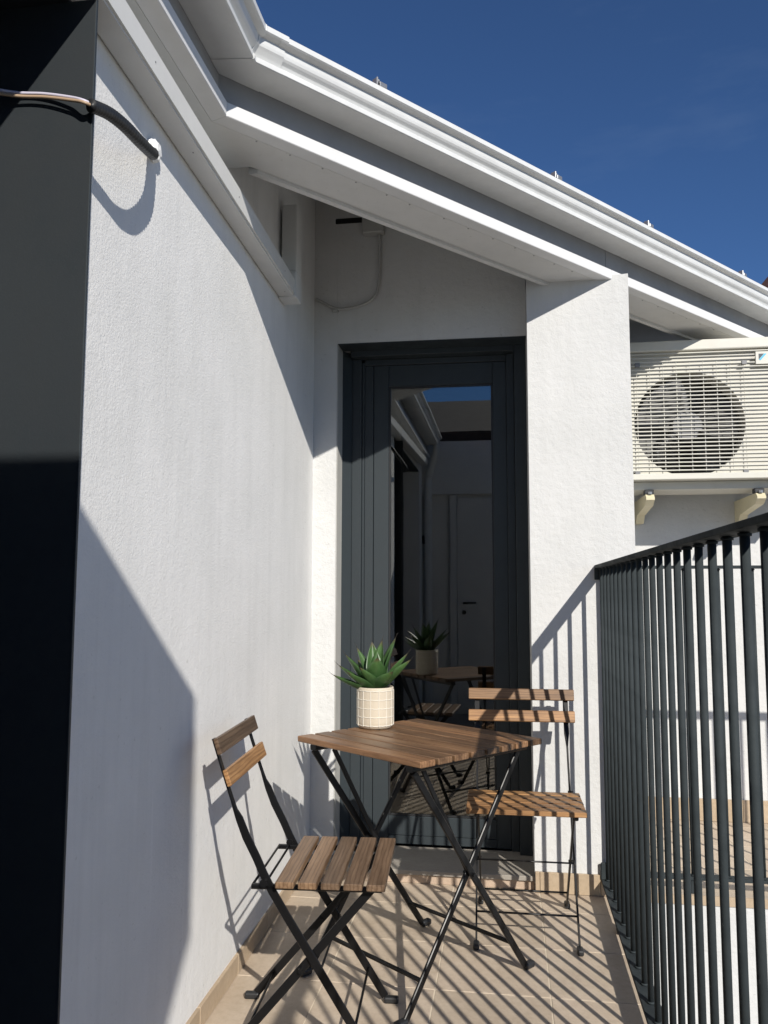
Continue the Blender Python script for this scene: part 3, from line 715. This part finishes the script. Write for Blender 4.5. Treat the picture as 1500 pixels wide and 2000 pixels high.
# ---------------------------------------------------------------- potted agave
pp = thing('potted_plant', 'green agave in a cream pot with a raised square grid, on the slatted table', 'potted plant', (0.372, -0.562, 0.7002))
bm = bmesh.new()
PR, PH = .0620, .136
ring = [(0, 0), (.050, 0), (.0555, .003), (.0600, .010), (PR, .022), (PR+.0005, .07), (PR, PH-.01), (PR, PH-.002), (PR-.0018, PH), (PR-.0040, PH), (PR-.0055, PH-.003), (PR-.0055, PH-.022), (0, PH-.022)]
nn = 56; rows = []
for r_, z_ in ring:
    rows.append([bm.verts.new((0, 0, z_))] if r_ == 0 else [bm.verts.new((r_*math.cos(2*math.pi*k/nn), r_*math.sin(2*math.pi*k/nn), z_)) for k in range(nn)])
for a, b in zip(rows, rows[1:]):
    for k in range(nn):
        j = (k+1) % nn
        if len(a) == 1: bm.faces.new((a[0], b[j], b[k]))
        elif len(b) == 1: bm.faces.new((a[k], a[j], b[0]))
        else: bm.faces.new((a[k], a[j], b[j], b[k]))
pot = link('pot', from_bm(bm, 'pot', True), M_POT, pp)
bm = bmesh.new()
for z_ in (.012, .0395, .068, .0965, .1255):
    r_ = PR if z_ > .02 else .0605
    pts = [Vector((r_*math.cos(2*math.pi*k/nn), r_*math.sin(2*math.pi*k/nn), z_ + .0007*math.sin(k*1.7))) for k in range(nn+1)]
    add_tube(bm, pts, .0016, 6, False)
for k in range(14):
    a_ = 2*math.pi*(k+.28)/14
    add_tube(bm, [Vector((PR*math.cos(a_), PR*math.sin(a_), .010 + .1165*i/6)) + Vector((0, 0, 0)) for i in range(7)], .0015, 6, False)
link('raised_grid', from_bm(bm, 'raised_grid', True), M_RIB, pot)
bm = bmesh.new(); add_tube(bm, [(0, 0, PH-.0218), (0, 0, PH-.012)], PR-.0058, 24); link('soil', from_bm(bm, 'soil'), M_SOIL, pot)
def leaf(az, elev, length, width, curl, tip=.016):
    """thick channelled leaf; x across, grows outward"""
    nL, nW = 13, 6
    bm = bmesh.new(); lay = bm.verts.layers.float.new('along'); up_, dn_ = [], []
    d0 = Vector((math.cos(az), math.sin(az), 0)); side = Vector((-math.sin(az), math.cos(az), 0))
    p = Vector((d0.x*.010, d0.y*.010, PH-.018)); ang = elev
    tw = random.uniform(-.25, .25)
    for i in range(nL):
        s = i/(nL-1)
        d = d0*math.cos(ang) + Vector((0, 0, math.sin(ang)))
        nrm = -d0*math.sin(ang) + Vector((0, 0, math.cos(ang)))
        if i: p = p + d*(length/(nL-1))
        ang += curl/(nL-1)
        wv = width*(0.52 + 0.62*math.sin(min(1, s/.62)*math.pi/2)**1.5 if s < .45 else 1.0)
        if s >= .45: wv = width*max(0.02, (1-((s-.45)/.55)**1.55))
        else: wv = width*(.60 + .40*math.sin(s/.45*math.pi/2))
        ct, st_ = math.cos(tw*s), math.sin(tw*s); sd_ = side*ct + nrm*st_; nm = nrm*ct - side*st_
        ru, rd = [], []
        for j in range(nW+1):
            q = j/nW*2-1
            v1 = bm.verts.new(p + sd_*(q*wv/2) + nm*(abs(q)**1.6*wv*.30)); v1[lay] = s; ru.append(v1)
            th = .0060*(1-q*q)*(1-s)**.6
            v2 = bm.verts.new(p + sd_*(q*wv/2) + nm*(abs(q)**1.6*wv*.30 - th - .0004)); v2[lay] = s; rd.append(v2)
        up_.append(ru); dn_.append(rd)
    for i in range(nL-1):
        for j in range(nW):
            bm.faces.new((up_[i][j], up_[i][j+1], up_[i+1][j+1], up_[i+1][j])); bm.faces.new((dn_[i][j], dn_[i+1][j], dn_[i+1][j+1], dn_[i][j+1]))
        for j in (0, nW): bm.faces.new((up_[i][j], up_[i+1][j], dn_[i+1][j], dn_[i][j]))
    # fine brown spine at the tip
    sp = [p, p + (d0*math.cos(ang)+Vector((0, 0, math.sin(ang))))*tip*.6, p + (d0*math.cos(ang-.5)+Vector((0, 0, math.sin(ang+.3))))*tip]
    k0 = len(bm.verts); add_tube(bm, sp, [.0009, .0006, .0002], 4)
    bm.verts.ensure_lookup_table()
    for v in bm.verts[k0:]: v[lay] = 1.0
    link('leaf', from_bm(bm, 'leaf', True), M_LEAF, pp)
L = [ # azimuth, elevation, length, width, curl
 (187, 29, .150, .050, .26), (172, 47, .166, .058, .14), (204, 12, .146, .044, .38), (152, 60, .172, .052, .10),
 (116, 76, .176, .062, .04), (64, 78, .170, .056, .02), (28, 70, .186, .058, .03), (6, 48, .172, .050, .14), (346, 38, .165, .056, .18),
 (282, 66, .128, .076, .02), (246, 46, .114, .062, .08), (222, 26, .130, .052, .28), (130, 34, .142, .050, .28), (80, 36, .142, .050, .28), (318, 36, .120, .058, .14)]
for az, el, ln, wd, cu in L: leaf(R(az + random.uniform(-4, 4)), R(el), ln*random.uniform(.95, 1.05), wd, cu)
